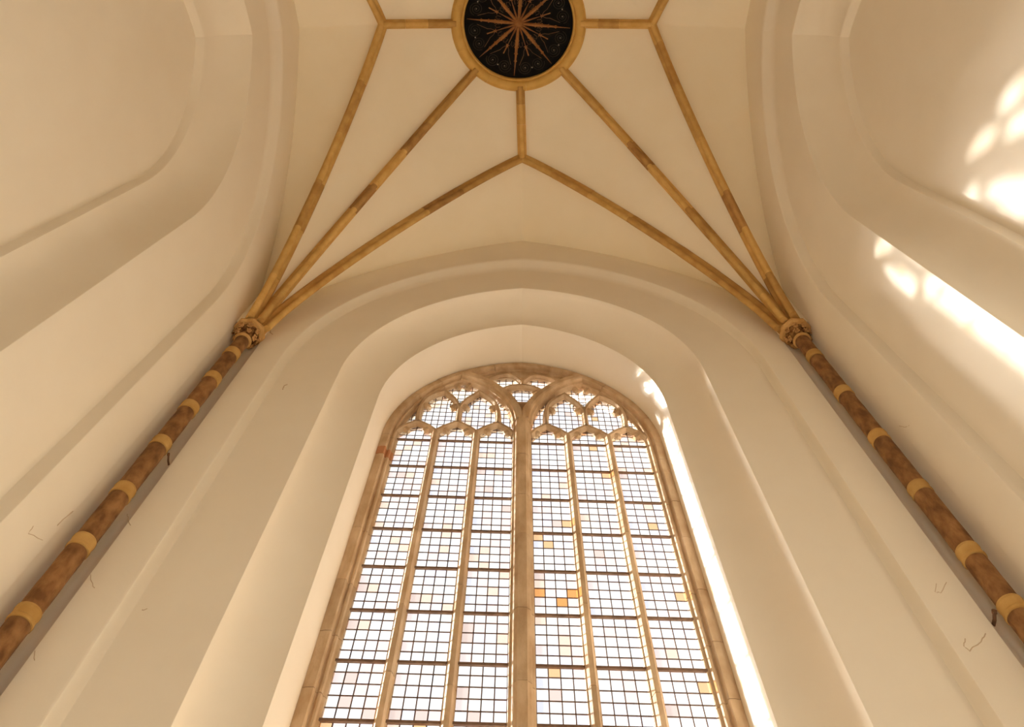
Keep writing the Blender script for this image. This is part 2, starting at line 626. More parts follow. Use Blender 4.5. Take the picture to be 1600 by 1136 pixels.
side_w = {'W': 'left', 'E': 'right'}
for (rn, cn, kd), cv in ribs.items():
    sd = side_w[cn]
    if rn == 'N':
        lb = {'a': 'ochre stone rib from the %s capital to the rib fork nearest the window' % sd,
              'd': 'straight ochre diagonal rib from the %s capital to the round boss' % sd,
              'b': 'steep ochre rib from the %s capital to the fork near the %s wall' % (sd, sd)}[kd]
    else:
        lb = {'a': 'ochre rib behind the camera on the %s, to the far rib fork' % sd,
              'd': 'ochre diagonal rib behind the camera, from the boss to the far %s corner' % sd,
              'b': 'short stretch of ochre rib rising past the %s fork at the top edge' % sd}[kd]
    make_rib(cv, lb, hash((rn, cn, kd)) % 1 + {'N': 1, 'S': 2}[rn] * 100 + {'W': 1, 'E': 2}[cn] * 10 + {'a': 1, 'b': 2, 'd': 3}[kd])
for kx, lb in (('N', 'short ochre ridge rib joining the round boss to the fork towards the window'),
               ('W', 'horizontal ochre ridge rib from the round boss to the left fork'),
               ('E', 'horizontal ochre ridge rib from the round boss to the right fork'),
               ('S', 'ochre ridge rib behind the camera, beyond the round boss')):
    make_rib(ridge[kx], lb, ord(kx), 0.62)

# ------------------------------------------------------------------ boss ring and painted roundel
ringT = tag(empty('boss_ring', (CX, CY, H(HB))), 'round ochre stone ring framing the black roundel at the crown of the vault', 'boss ring')
PROF = [(1.175, 0.16), (1.175, -0.07), (1.185, -0.105), (1.205, -0.115), (1.225, -0.10), (1.235, -0.085), (1.25, -0.12), (1.275, -0.15), (1.33, -0.165),
        (1.39, -0.15), (1.42, -0.11), (1.425, -0.06), (1.455, -0.045), (1.455, 0.12)]
NV = 10
for i in range(NV):
    a0 = 2 * PI * (i + 0.31) / NV + 0.0012
    a1 = 2 * PI * (i + 1.31) / NV - 0.0012
    secs = []
    for j in range(9):
        a = a0 + (a1 - a0) * j / 8
        secs.append([Vector((r * math.cos(a), r * math.sin(a), z)) for r, z in PROF])
    b = MB()
    b.sweep(secs)
    b.build('ring_stone', RING, ringT, 40)

rd = tag(empty('roundel', (CX, CY, H(HB) + 0.06)), 'black round panel with a bronze many-rayed star and scrolls inside the boss ring', 'roundel')
b = MB()
b.lathe((0, 0, 0), [(1.19, -0.02), (1.19, 0.06)], 64)
b.build('panel', DARK, rd)


def ray_mesh(L, w0, thorns):
    """tapered ridged ray along +x, hanging below z=0"""
    b = MB()
    xs = [0.04, 0.12, L * 0.38, L * 0.62, L * 0.8, L]
    ws = [w0 * 0.75, w0 * 0.85, w0 * 1.05, w0 * 0.66, w0 * 0.42, 0.006]
    secs = []
    for x, ww in zip(xs, ws):
        secs.append([Vector((x, -ww, -0.02)), Vector((x, -ww * 0.5, -0.05)), Vector((x, 0, -0.062)), Vector((x, ww * 0.5, -0.05)), Vector((x, ww, -0.02))])
    b.sweep(secs)
    for x in thorns:
        ww = w0 * (1.0 if x < L * 0.4 else 1.0 - (x - L * 0.4) / (L * 0.75))
        for s in (-1, 1):
            b.add([(x - 0.035, s * ww * 0.75, -0.03), (x + 0.035, s * ww * 0.7, -0.03), (x + 0.012, s * (ww + 0.016), -0.035), (x + 0.005, s * ww * 0.6, -0.055)],
                  [(0, 1, 2), (0, 2, 3), (1, 3, 2), (0, 3, 1)])
    return b


ANG0 = math.radians(95.0)
for i in range(8):
    q = ray_mesh(1.12, 0.037, [0.36, 0.50, 0.64, 0.80]).build('long_ray', GILT, rd, 30)
    q.rotation_euler.z = ANG0 + i * PI / 4
for i in range(8):
    bb = ray_mesh(0.54, 0.020, [])
    bb.tube([(0.50, 0, -0.03), (0.62, 0, -0.03), (0.72, 0.0, -0.03)], 0.014, 5)
    for t in range(5):
        an = 2 * PI * t / 5 + 0.6
        bb.add([(0.52 + 0.055 * math.cos(an), 0.055 * math.sin(an), -0.035), (0.52 + 0.02 * math.cos(an + .9), 0.02 * math.sin(an + .9), -0.03),
                (0.52 + 0.02 * math.cos(an - .9), 0.02 * math.sin(an - .9), -0.03), (0.52, 0, -0.065)], [(0, 1, 3), (0, 3, 2), (0, 2, 1), (1, 2, 3)])
    q = bb.build('short_ray', GILT, rd, 30)
    q.rotation_euler.z = ANG0 + (i + 0.5) * PI / 4
    tb = MB()
    for s in (-1, 1):
        tb.tube([(0.53, s * 0.01, -0.03), (0.60, s * 0.07, -0.03), (0.68, s * 0.10, -0.03), (0.76, s * 0.17, -0.03), (0.86, s * 0.255, -0.03)], 0.007, 5)
        tb.tube([(0.40, s * 0.05, -0.025), (0.48, s * 0.06, -0.025), (0.50, s * 0.11, -0.025), (0.44, s * 0.13, -0.025), (0.40, s * 0.10, -0.025)], 0.006, 5)
    q = tb.build('tendril', TWIG, rd)
    q.rotation_euler.z = ANG0 + (i + 0.5) * PI / 4
    for s in (-1, 1):
        sb = MB()
        pts = [(0.012 * t * math.cos(0.5 * t) if t else 0, 0.012 * t * math.sin(0.5 * t), -0.03) for t in range(1, 14)]
        pts = [((0.008 + 0.0034 * t) * math.cos(0.42 * t) * 1.0, (0.008 + 0.0034 * t) * math.sin(0.42 * t) * s, -0.03) for t in range(0, 42)]
        sb.tube(pts, 0.010, 5)
        q = sb.build('scroll', SPIR, rd)
        an = ANG0 + (i + 0.5) * PI / 4 + s * 0.155
        q.location = (0.955 * math.cos(an), 0.955 * math.sin(an), 0)
        q.rotation_euler.z = an + PI
        db = MB()
        db.lathe((0, 0, -0.04), [(0.004, -0.01), (0.011, 0), (0.004, 0.01)], 6)
        q = db.build('scroll_eye', WHITE, rd)
        q.location = (0.955 * math.cos(an), 0.955 * math.sin(an), 0)
    db = MB()
    db.lathe((0, 0, -0.035), [(0.004, -0.014), (0.016, 0), (0.004, 0.014)], 6)
    q = db.build('dot', WHITE, rd)
    an = ANG0 + (i + 0.5) * PI / 4
    q.location = (0.985 * math.cos(an), 0.985 * math.sin(an), 0)
b = MB()
b.lathe((0, 0, 0), [(0.02, -0.11), (0.045, -0.10), (0.06, -0.075), (0.085, -0.055), (0.10, -0.015)], 16)
b.build('star_hub', GILT, rd, 40)

# ------------------------------------------------------------------ corner shafts and carved capitals
BANDS = {-1: [10.13, 9.39, 8.63, 7.83, 6.95, 6.15, 5.27, 4.4, 3.5, 2.6, 1.7, 0.8, -0.1, -0.9],
         1: [10.05, 9.0, 7.96, 6.98, 6.02, 5.36, 4.4, 3.4, 2.4, 1.4, 0.4, -0.6]}


def make_shaft(sx, north, label):
    c = cap_pos(sx, north)
    root = tag(empty('corner_shaft', (c.x, c.y, 0)), label, 'shaft', 'banded corner shafts')
    rnd = random.Random(5 + sx)
    z1 = H(10.76)
    r = 0.113
    for hb in BANDS[sx] + [None]:
        hb = hb * 1.015 if hb is not None else None
        z0 = H(hb) if hb is not None else 0.0
        b = MB()
        rr = r + rnd.uniform(-.003, .003)
        nseg = max(2, int((z1 - z0) / 0.12))
        prof = [(rr - 0.004, z0 + 0.075 if hb is not None else 0)] + [(rr + rnd.uniform(-.0025, .0025), z0 + 0.08 + (z1 - z0 - 0.085) * i / nseg) for i in range(nseg + 1)]
        b.lathe((0, 0, 0), prof, 28)
        b.build('drum', DRUM, root, 50)
        if hb is not None:
            b = MB()
            b.lathe((0, 0, 0), [(r, z0 - 0.075), (r + 0.010, z0 - 0.07), (r + 0.012, z0 - 0.045), (r + 0.004, z0 - 0.035), (r + 0.006, z0 + 0.035), (r + 0.012, z0 + 0.045), (r + 0.010, z0 + 0.07), (r, z0 + 0.075)], 28)
            b.build('band', BAND, root, 30)
            z1 = z0 - 0.075
    return root


make_shaft(-1, True, 'brown banded stone shaft rising to the left capital beside the window wall')
make_shaft(1, True, 'brown banded stone shaft rising to the right capital beside the window wall')
make_shaft(-1, False, 'brown banded corner shaft behind the camera on the left')
make_shaft(1, False, 'brown banded corner shaft behind the camera on the right')


def leaf(r, seed):
    """lobed crinkled leaf standing out from the bell: cluster of knobs on a curling blade"""
    rnd = random.Random(seed)
    bm = bmesh.new()
    spots = [(0, 0.02, 0.0, r), (0.035, 0.045, 0.03, r * 0.62), (-0.035, 0.045, 0.03, r * 0.62), (0.03, 0.045, -0.035, r * 0.58), (-0.03, 0.045, -0.035, r * 0.58), (0, 0.06, 0.05, r * 0.55), (0, 0.055, -0.06, r * 0.5)]
    for x, y, z, rr in spots:
        bmesh.ops.create_icosphere(bm, subdivisions=1, radius=rr * rnd.uniform(0.85, 1.15), matrix=Matrix.Translation((x * r / .032 * .8, y * .7, z * r / .032 * .75)) @ Matrix.Diagonal((1, 0.75, 1.1, 1)))
    me = D.meshes.new('leaf')
    bm.to_mesh(me)
    bm.free()
    me.materials.append(LEAFST)
    me.polygons.foreach_set('use_smooth', [True] * len(me.polygons))
    return me


LEAVES = [leaf(0.034, 1), leaf(0.030, 2), leaf(0.036, 3)]


def make_capital(sx, north, label):
    c = cap_pos(sx, north)
    root = tag(empty('capital', (c.x, c.y, H(10.74))), label, 'capital', 'carved leaf capitals')
    b = MB()
    b.lathe((0, 0, 0), [(0.118, 0.0), (0.14, 0.012), (0.145, 0.03), (0.125, 0.045)], 28)
    b.build('neck_ring', CAPST, root, 40)
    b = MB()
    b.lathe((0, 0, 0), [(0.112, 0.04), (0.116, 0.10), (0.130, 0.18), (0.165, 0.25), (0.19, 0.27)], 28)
    b.build('bell', BELLSHADE, root, 40)
    b = MB()
    b.lathe((0, 0, 0), [(0.19, 0.262), (0.235, 0.268), (0.262, 0.28), (0.27, 0.295), (0.27, 0.33), (0.255, 0.345), (0.235, 0.36), (0.20, 0.375)], 8)
    ab = b.build('abacus', CAPST, root)
    ab.rotation_euler.z = PI / 8
    rnd = random.Random(11 + sx)
    for row, (zz, rr, n) in enumerate(((0.100, 0.135, 6), (0.195, 0.172, 8))):
        for i in range(n):
            o = D.objects.new('leaf', LEAVES[rnd.randrange(3)])
            COL.objects.link(o)
            o.parent = root
            a = 2 * PI * (i + 0.5 * row) / n + rnd.uniform(-.08, .08)
            o.location = (rr * math.cos(a), rr * math.sin(a), zz + rnd.uniform(-.012, .012))
            o.rotation_euler = (rnd.uniform(-.2, .2), rnd.uniform(-.3, .3), a - PI / 2)
    return root


make_capital(-1, True, 'small carved leaf capital on top of the left banded shaft')
make_capital(1, True, 'small carved leaf capital on top of the right banded shaft')
make_capital(-1, False, 'small carved leaf capital behind the camera on the left')
make_capital(1, False, 'small carved leaf capital behind the camera on the right')

# ------------------------------------------------------------------ the window: stone frame and tracery
WROT = math.atan(SKEW)
YF = 7.02
win = tag(empty('window_1', (0, YF, H(0))), kind='structure')
win.rotation_euler.z = WROT
# local frame: x along the wall, y depth (0 = stone face), z = height above the eye


def bar_section(wd, dp, y0, nose=0.42):
    h = wd / 2
    return [(-h * nose, y0), (h * nose, y0), (h * nose * 1.25, y0 + dp * 0.10), (h * 0.70, y0 + dp * 0.22), (h * 0.78, y0 + dp * 0.36), (h, y0 + dp * 0.42),
            (h, y0 + dp * 0.9), (h * 0.6, y0 + dp), (-h * 0.6, y0 + dp), (-h, y0 + dp * 0.9), (-h, y0 + dp * 0.42), (-h * 0.78, y0 + dp * 0.36), (-h * 0.70, y0 + dp * 0.22), (-h * nose * 1.25, y0 + dp * 0.10)]


def plan_bar(path, wd, dp, y0, nose=0.42, ext=0.0, sec=None):
    """bar along path [(x, h)...] in the window plane with mitred bends"""
    P = [Vector((a, 0, c)) for a, c in path]
    if ext:
        P[0] = P[0] + (P[0] - P[1]).normalized() * ext
        P[-1] = P[-1] + (P[-1] - P[-2]).normalized() * ext
    S = sec or bar_section(wd, dp, y0, nose)
    secs = []
    k = len(P)
    for i, p in enumerate(P):
        t0 = (P[i] - P[i - 1]).normalized() if i else (P[1] - P[0]).normalized()
        t1 = (P[i + 1] - P[i]).normalized() if i < k - 1 else t0
        t = (t0 + t1).normalized()
        n = Vector((t.z, 0, -t.x))
        sc = 1 / max(0.5, t.dot(t0))
        secs.append([p + n * (a * sc) + Vector((0, y, 0)) for a, y in S])
    b = MB()
    b.sweep(secs)
    return b


def smooth_path(pts, n=5):
    out = []
    for i in range(len(pts) - 1):
        p0 = pts[max(i - 1, 0)]
        p1, p2 = pts[i], pts[i + 1]
        p3 = pts[min(i + 2, len(pts) - 1)]
        for j in range(n):
            t = j / n
            out.append(tuple(0.5 * (2 * p1[c] + (p2[c] - p0[c]) * t + (2 * p0[c] - 5 * p1[c] + 4 * p2[c] - p3[c]) * t * t + (3 * p1[c] - p0[c] - 3 * p2[c] + p3[c]) * t ** 3) for c in (0, 1)))
    out.append(pts[-1])
    return out


def stones_along(path, name, wd, dp, y0, cuts, nose=0.42, sec=None, mats=None, gap=0.004, rseed=1):
    """split a long bar into stones at given arc fractions"""
    rnd = random.Random(rseed)
    P = [Vector((a, 0, c)) for a, c in path]
    ln = [0]
    for p, q in zip(P, P[1:]): ln.append(ln[-1] + (q - p).length)
    Lt = ln[-1]

    def pt(t):
        s_ = t * Lt
        i = 0
        while i < len(ln) - 2 and ln[i + 1] < s_: i += 1
        f = (s_ - ln[i]) / max(ln[i + 1] - ln[i], 1e-9)
        q = P[i].lerp(P[i + 1], f)
        return (q.x, q.z)
    for n, (c0, c1) in enumerate(zip(cuts, cuts[1:])):
        g = gap / Lt
        sub = [pt(c0 + g)] + [(P[i].x, P[i].z) for i in range(len(P)) if c0 + g * 2 < ln[i] / Lt < c1 - g * 2] + [pt(c1 - g)]
        wv = rnd.uniform(-.003, .003)
        S = sec or bar_section(wd, dp, y0, nose)
        S = [(a, y + wv) for a, y in S]
        plan_bar(sub, wd, dp, y0, nose, 0, S).build(name, (mats or [JAMB])[n % len(mats or [JAMB])], win, 40)


def even(n, rs):
    rnd = random.Random(rs)
    return [0.0] + [(i + rnd.uniform(-.16, .16)) / n for i in range(1, n)] + [1.0]


SILL = 0.4
# outer frame: jamb + arch of half-width 2.27 (outer edge); section centred on half-width 2.15
fl = half_loop(2.150, 12.845, zb=SILL)
FW = 0.25
FSEC = [(-0.22, 0.10), (-0.22, 0.06), (-0.125, 0.05), (-0.125, 0.01), (-0.06, -0.005), (0.0, -0.005), (0.012, 0.01), (0.014, 0.06), (0.03, 0.075), (0.055, 0.06), (0.075, 0.065), (0.085, 0.085), (0.088, 0.11), (0.115, 0.125), (0.125, 0.14), (0.125, 0.21), (0.10, 0.24), (-0.22, 0.30)]
for s in (-1, 1):
    jam = [(s * u, h) for u, h in fl[:5]]
    arc = [(s * u, h) for u, h in fl[4:]]
    # jamb of tall stones
    sec = [(-s * a, y) for a, y in FSEC] if s > 0 else FSEC
    # n = (tz, -tx): for an upward path n = +x ; for left side inner is +x
    hcuts = [SILL, 2.0, 3.1, 4.1, 5.0, 5.95, 6.65, 7.4, 8.3, 9.02, 9.93 if s < 0 else 9.7, 10.12 if s < 0 else 10.0, 10.45]
    rn = random.Random(40 + s)
    for i, (z0, z1) in enumerate(zip(hcuts, hcuts[1:])):
        wv = rn.uniform(-.004, .004)
        m = REDST if (s < 0 and i == 10) else JAMB
        plan_bar([(s * 2.150, z0 + 0.004), (s * 2.150, z1 - 0.004)], 0, 0, 0, sec=[(a, y + wv) for a, y in sec]).build('jamb_stone', m, win, 40)
    arc.append((-s * 0.035, arc[-1][1] + 0.004))
    ac = [0, 0.19, 0.36, 0.52, 0.68, 0.84, 1.0]
    stones_along(arc, 'arch_stone', 0, 0, 0, ac, sec=sec, rseed=60 + s)

# sill
b = MB()
b.box((0, 0.12, SILL - 0.12), 4.6, 0.55, 0.24)
b.build('sill', JAMB, win)

# great central mullion and the two sub-arches
CMW = 0.30
cm_sec = [(-0.055, -0.05), (0.055, -0.05), (0.065, -0.03), (0.085, -0.02), (0.105, 0.0), (0.112, 0.05), (0.145, 0.075), (0.15, 0.12), (0.15, 0.24), (0.10, 0.28), (-0.10, 0.28), (-0.15, 0.24), (-0.15, 0.12), (-0.145, 0.075), (-0.112, 0.05), (-0.105, 0.0), (-0.085, -0.02), (-0.065, -0.03)]
stones_along([(0, SILL), (0, 11.02)], 'mullion_stone', 0, 0, 0, even(11, 3), sec=cm_sec, rseed=9)
for s in (-1, 1):
    sub = smooth_path([(s * 0.045, 10.98), (s * 0.10, 11.32), (s * 0.26, 11.70), (s * 0.55, 12.08), (s * 0.84, 12.32), (s * 1.10, 12.44)], 5)
    ss = [(-0.045, -0.05), (0.045, -0.05), (0.068, -0.03), (0.074, 0.02), (0.09, 0.035), (0.108, 0.045), (0.112, 0.09), (0.128, 0.11), (0.125, 0.24), (0.08, 0.28), (-0.08, 0.28), (-0.125, 0.24), (-0.128, 0.11), (-0.112, 0.09), (-0.108, 0.045), (-0.09, 0.035), (-0.074, 0.02), (-0.068, -0.03)]
    stones_along(sub, 'subarch_stone', 0, 0, 0, [0, .3, .62, 1.0], sec=ss, rseed=12 + s)

# slender mullions
MW, MD, MY = 0.135, 0.20, 0.045
MX = (0.755, 1.425)
for s in (-1, 1):
    for x in MX:
        stones_along([(s * x, SILL), (s * x, 10.72)], 'mullion_stone', MW, MD, MY, even(9, int(x * 100) + s), rseed=int(x * 50) + s)

# tracery bars of one half (x measured from the middle), mirrored
TB = []
TB += [[(0.15, 10.70), (0.22, 10.82), (0.41, 10.98)], [(0.755, 10.70), (0.63, 10.83), (0.41, 10.98)],
       [(0.755, 10.70), (0.88, 10.83), (1.09, 10.98)], [(1.425, 10.70), (1.30, 10.83), (1.09, 10.98)],
       [(1.425, 10.70), (1.55, 10.83), (1.755, 10.97)], [(2.06, 10.70), (1.95, 10.83), (1.755, 10.97)]]
TB += [[(0.41, 10.96), (0.41, 11.28), (0.47, 11.60), (0.60, 11.80), (0.75, 11.95)],
       [(1.09, 10.96), (1.09, 11.28), (1.09, 11.50)],
       [(1.09, 11.46), (1.20, 11.70), (1.38, 11.94)], [(1.09, 11.46), (0.98, 11.70), (0.77, 11.97)],
       [(1.755, 10.95), (1.775, 11.30), (1.725, 11.62), (1.59, 11.82), (1.38, 11.96)]]
for s in (-1, 1):
    for p in TB:
        q = [(s * a, c) for a, c in p]
        if len(q) > 3: q = smooth_path(q, 4)
        plan_bar(q, 0.105, 0.17, 0.06, 0.40, 0.02).build('tracery_bar', JAMB, win, 40)
    # cusps: blunt leaf-shaped points on the lancet heads and in the upper lights
    cus = []
    for xa in (0.41, 1.09, 1.755):
        for d in (-1, 1):
            cus.append(((xa + d * 0.21, 10.80), (xa + d * 0.125, 10.75)))
    for xa in (0.75, 1.43):
        for d in (-1, 1):
            cus.append(((xa + d * 0.27, 11.52), (xa + d * 0.185, 11.455)))
    cus += [((0.98, 12.22), (1.02, 12.12)), ((1.20, 12.20), (1.15, 12.12))]
    for (x0, z0), (x1, z1) in cus:
        a = Vector((s * x0, 0, z0))
        c = Vector((s * x1, 0, z1))
        t = (c - a).normalized()
        n = Vector((t.z, 0, -t.x))
        bb = MB()
        secs = []
        for f, ww, y0, y1 in ((-0.3, 0.055, 0.09, 0.20), (0.35, 0.05, 0.085, 0.20), (0.8, 0.062, 0.09, 0.195), (1.1, 0.035, 0.11, 0.185)):
            p = a + (c - a) * f
            secs.append([p + n * ww + Vector((0, (y0 + y1) / 2, 0)), p + n * ww * .55 + Vector((0, y0, 0)), p - n * ww * .55 + Vector((0, y0, 0)), p - n * ww + Vector((0, (y0 + y1) / 2, 0)), p - n * ww * .6 + Vector((0, y1, 0)), p + n * ww * .6 + Vector((0, y1, 0))])
        bb.sweep(secs)
        bb.build('cusp', JAMB, win, 30)
    # mouchette hoods beside the circle
    hood = smooth_path([(s * 0.02, 12.36), (s * 0.16, 12.55), (s * 0.34, 12.58), (s * 0.52, 12.50), (s * 0.665, 12.34), (s * 0.60, 12.16)], 4)
    plan_bar(hood, 0.085, 0.16, 0.05, 0.42, 0.01).build('tracery_bar', JAMB, win, 40)

plan_bar([(-0.20, 12.66), (0, 12.70), (0.20, 12.66)], 0.30, 0.16, 0.085, 0.9).build('spandrel_stone', JAMB, win, 30)
for s in (-1, 1):
    plan_bar([(s * 0.18, 12.70), (s * 0.50, 12.64), (s * 0.78, 12.50)], 0.26, 0.12, 0.10, 0.9).build('spandrel_stone', JAMB, win, 30)
# the cusped circle over the fork
cir = [(0.40 * math.cos(2 * PI * i / 32), 11.90 + 0.31 * math.sin(2 * PI * i / 32)) for i in range(33)]
bb = plan_bar(cir, 0.10, 0.17, 0.05, 0.42)
bb.build('tracery_ring', JAMB, win, 40)
plan_bar([(0, 12.20), (0, 12.38)], 0.09, 0.16, 0.05).build('tracery_bar', JAMB, win, 40)
for an in (38, 142, 218, 322):
    a = math.radians(an)
    p = Vector((0.36 * math.cos(a), 0, 11.90 + 0.28 * math.sin(a)))
    t = (Vector((0, 0, 11.90)) - p).normalized()
    n = Vector((t.z, 0, -t.x))
    bb = MB()
    secs = []
    for f, ww, y0, y1 in ((-0.02, 0.06, 0.09, 0.20), (0.05, 0.04, 0.085, 0.20), (0.085, 0.05, 0.09, 0.195), (0.115, 0.028, 0.11, 0.185)):
        q = p + t * f
        secs.append([q + n * ww + Vector((0, (y0 + y1) / 2, 0)), q + n * ww * .55 + Vector((0, y0, 0)), q - n * ww * .55 + Vector((0, y0, 0)), q - n * ww + Vector((0, (y0 + y1) / 2, 0)), q - n * ww * .6 + Vector((0, y1, 0)), q + n * ww * .6 + Vector((0, y1, 0))])
    bb.sweep(secs)
    bb.build('cusp', JAMB, win, 30)

# ------------------------------------------------------------------ leaded glazing
GY = 0.155                                   # glass plane behind the stone face
PW = 0.135
PH = 0.6855 / 5
BAR0 = 10.52                                 # topmost saddle bar
WM = Matrix.Translation((0, YF, H(0))) @ Matrix.Rotation(WROT, 4, 'Z')
CAME = 0.0135


def pane_mesh(m, wd, ht):
    b = MB()
    b.box((0, 0, 0), wd, 0.004, ht)
    me = D.meshes.new('pane')
    me.from_pydata([tuple(v) for v in b.v], [], b.f)
    me.materials.append(m)
    return me


PANES = {}


def pane_obj(m, x, z, parent, px, pz, wd, ht, rnd):
    key = (m.name, round(wd, 3), round(ht, 3))
    if key not in PANES: PANES[key] = pane_mesh(m, wd - CAME * 0.5, ht - CAME * 0.5)
    o = D.objects.new('pane', PANES[key])
    COL.objects.link(o)
    o.parent = parent
    o.location = (x - px, 0, z - pz)
    o.rotation_euler = (rnd.uniform(-.012, .012), 0, rnd.uniform(-.012, .012))
    return o


def pick(rnd):
    r = rnd.random()
    if r < 0.70: return G_CLEAR[rnd.randrange(3)]
    if r < 0.815: return G_LAV
    if r < 0.925: return G_PINK
    if r < 0.978: return G_PEACH
    if r < 0.995: return G_ROSE
    return G_AMBER


def frame_h(x):                              # underside of the frame arch at x
    a, rise = 2.19, 12.88 - HS
    e = (rise * rise - a * a) / (2 * a)
    R = a + e
    v = R * R - (abs(x) + e) ** 2
    return HS + math.sqrt(v) if v > 0 else HS


# lancets: x of left glass edge
LX = [-2.03, -1.36, -0.692, 0.152, 0.82, 1.49]
NAMES = ['leftmost of six lancets', 'second lancet from the left', 'third lancet, just left of the great mullion',
         'fourth lancet, just right of the great mullion', 'fifth lancet, second from the right', 'rightmost of six lancets']
# (lancet, bar section counted from the top, row, column) -> glass
SPECIAL = {(3, 4, 2, 0): G_ORANGE, (3, 4, 2, 3): G_ORANGE, (3, 4, 3, 2): G_ORANGE, (3, 4, 1, 0): G_PEACH, (3, 7, 0, 0): G_PEACH, (3, 7, 0, 2): G_ORANGE,
           (3, 7, 1, 1): G_ORANGE, (2, 7, 2, 0): G_AMBER, (2, 7, 2, 3): G_ORANGE, (2, 7, 4, 3): G_ORANGE, (0, 8, 0, 2): G_ORANGE, (1, 7, 0, 2): G_AMBER,
           (1, 1, 2, 0): G_PEACH, (1, 7, 3, 3): G_PEACH, (0, 0, 2, 0): G_PEACH, (1, 2, 4, 2): G_PEACH, (2, 1, 0, 0): G_ROSE, (0, 6, 1, 0): G_PINK, (0, 6, 1, 1): G_ROSE,
           (0, 6, 3, 1): G_ROSE, (0, 6, 2, 2): G_PINK, (0, 6, 3, 3): G_PINK, (2, 4, 4, 2): G_PINK, (1, 6, 4, 2): G_ROSE, (3, 5, 1, 2): G_PINK, (4, 5, 1, 1): G_PINK, (5, 5, 3, 1): G_PEACH,
           (4, 6, 2, 2): G_PINK, (5, 6, 3, 1): G_PINK, (3, 6, 0, 1): G_AMBER, (4, 1, 0, 3): G_AMBER, (5, 1, 0, 0): G_ROSE, (4, 0, 0, 2): G_AMBER, (0, 1, 1, 0): G_PINK, (0, 1, 1, 1): G_ROSE}


def cames(cells, px, pz, parent, name='lead_came'):
    """thin lead strips round every cell (x, z, w, h), joined once per shared edge"""
    seen, b = set(), MB()
    for x, z, wd, ht in cells:
        for k_, c, sx_, sz_ in (('v', (x - wd / 2, z), CAME, ht), ('v', (x + wd / 2, z), CAME, ht), ('h', (x, z - ht / 2), wd, CAME * 0.9), ('h', (x, z + ht / 2), wd, CAME * 0.9)):
            key = (k_, round(c[0], 2), round(c[1], 2))
            if key in seen: continue
            seen.add(key)
            b.box((c[0] - px, 0, c[1] - pz), sx_, 0.008, sz_)
    return b.build(name, LEAD, parent)


for li, x0 in enumerate(LX):
    rnd = random.Random(100 + li)
    px, pz = x0 + 0.27, SILL
    g = empty('leaded_light', WM @ Vector((px, GY, pz)))
    g.rotation_euler.z = WROT
    tag(g, 'tall leaded glass light of pale panes, ' + NAMES[li], 'leaded window', 'six tall lancet lights')
    cells = []
    r = -2
    top = BAR0 + 2 * PH
    row = 0
    z = top + PH / 2
    # two rows above the top bar plus the pointed rest, then five rows per bar down to the sill
    for k_ in range(-3, 70):
        zc = BAR0 - (k_ + 0.5) * PH
        if zc - PH / 2 < SILL: break
        sec, rw = divmod(k_, 5)
        for c in range(4):
            xc = x0 + PW * (c + 0.5)
            if k_ < -2 and c in (0, 3): continue
            m = SPECIAL.get((li, sec, rw, c)) if k_ >= 0 else None
            pane_obj(m or pick(rnd), xc, zc, g, px, pz, PW, PH, rnd)
            cells.append((xc, zc, PW, PH))
    cames(cells, px, pz, g)
    for k_ in range(0, 14):
        zb = BAR0 - k_ * 0.6855
        if zb < SILL + 0.1: break
        b = MB()
        b.box((0, -0.017, zb - 0.014 - pz), 0.565, 0.030, 0.031)
        b.build('saddle_bar', BARST, g)

# upper lights between the tracery bars
UP = [('upper_light', -1.43, 'left'), ('upper_light', -0.75, 'second from the left'), ('upper_light', 0.75, 'second from the right'), ('upper_light', 1.43, 'right')]


def free_glazing(name, label, grp, x_lo, x_hi, z_lo, z_hi, inside, seed, pw=0.125, ph=0.127):
    rnd = random.Random(seed)
    px, pz = (x_lo + x_hi) / 2, z_lo
    g = empty(name, WM @ Vector((px, GY, pz)))
    g.rotation_euler.z = WROT
    tag(g, label, 'leaded window', grp)
    cells = []
    nx, nz = round((x_hi - x_lo) / pw), round((z_hi - z_lo) / ph)
    for i in range(nx):
        for j in range(nz):
            xc, zc = x_lo + (i + .5) * (x_hi - x_lo) / nx, z_lo + (j + .5) * (z_hi - z_lo) / nz
            if inside(xc, zc):
                wd, ht = (x_hi - x_lo) / nx, (z_hi - z_lo) / nz
                pane_obj(pick(rnd), xc, zc, g, px, pz, wd, ht, rnd)
                cells.append((xc, zc, wd, ht))
    cames(cells, px, pz, g)


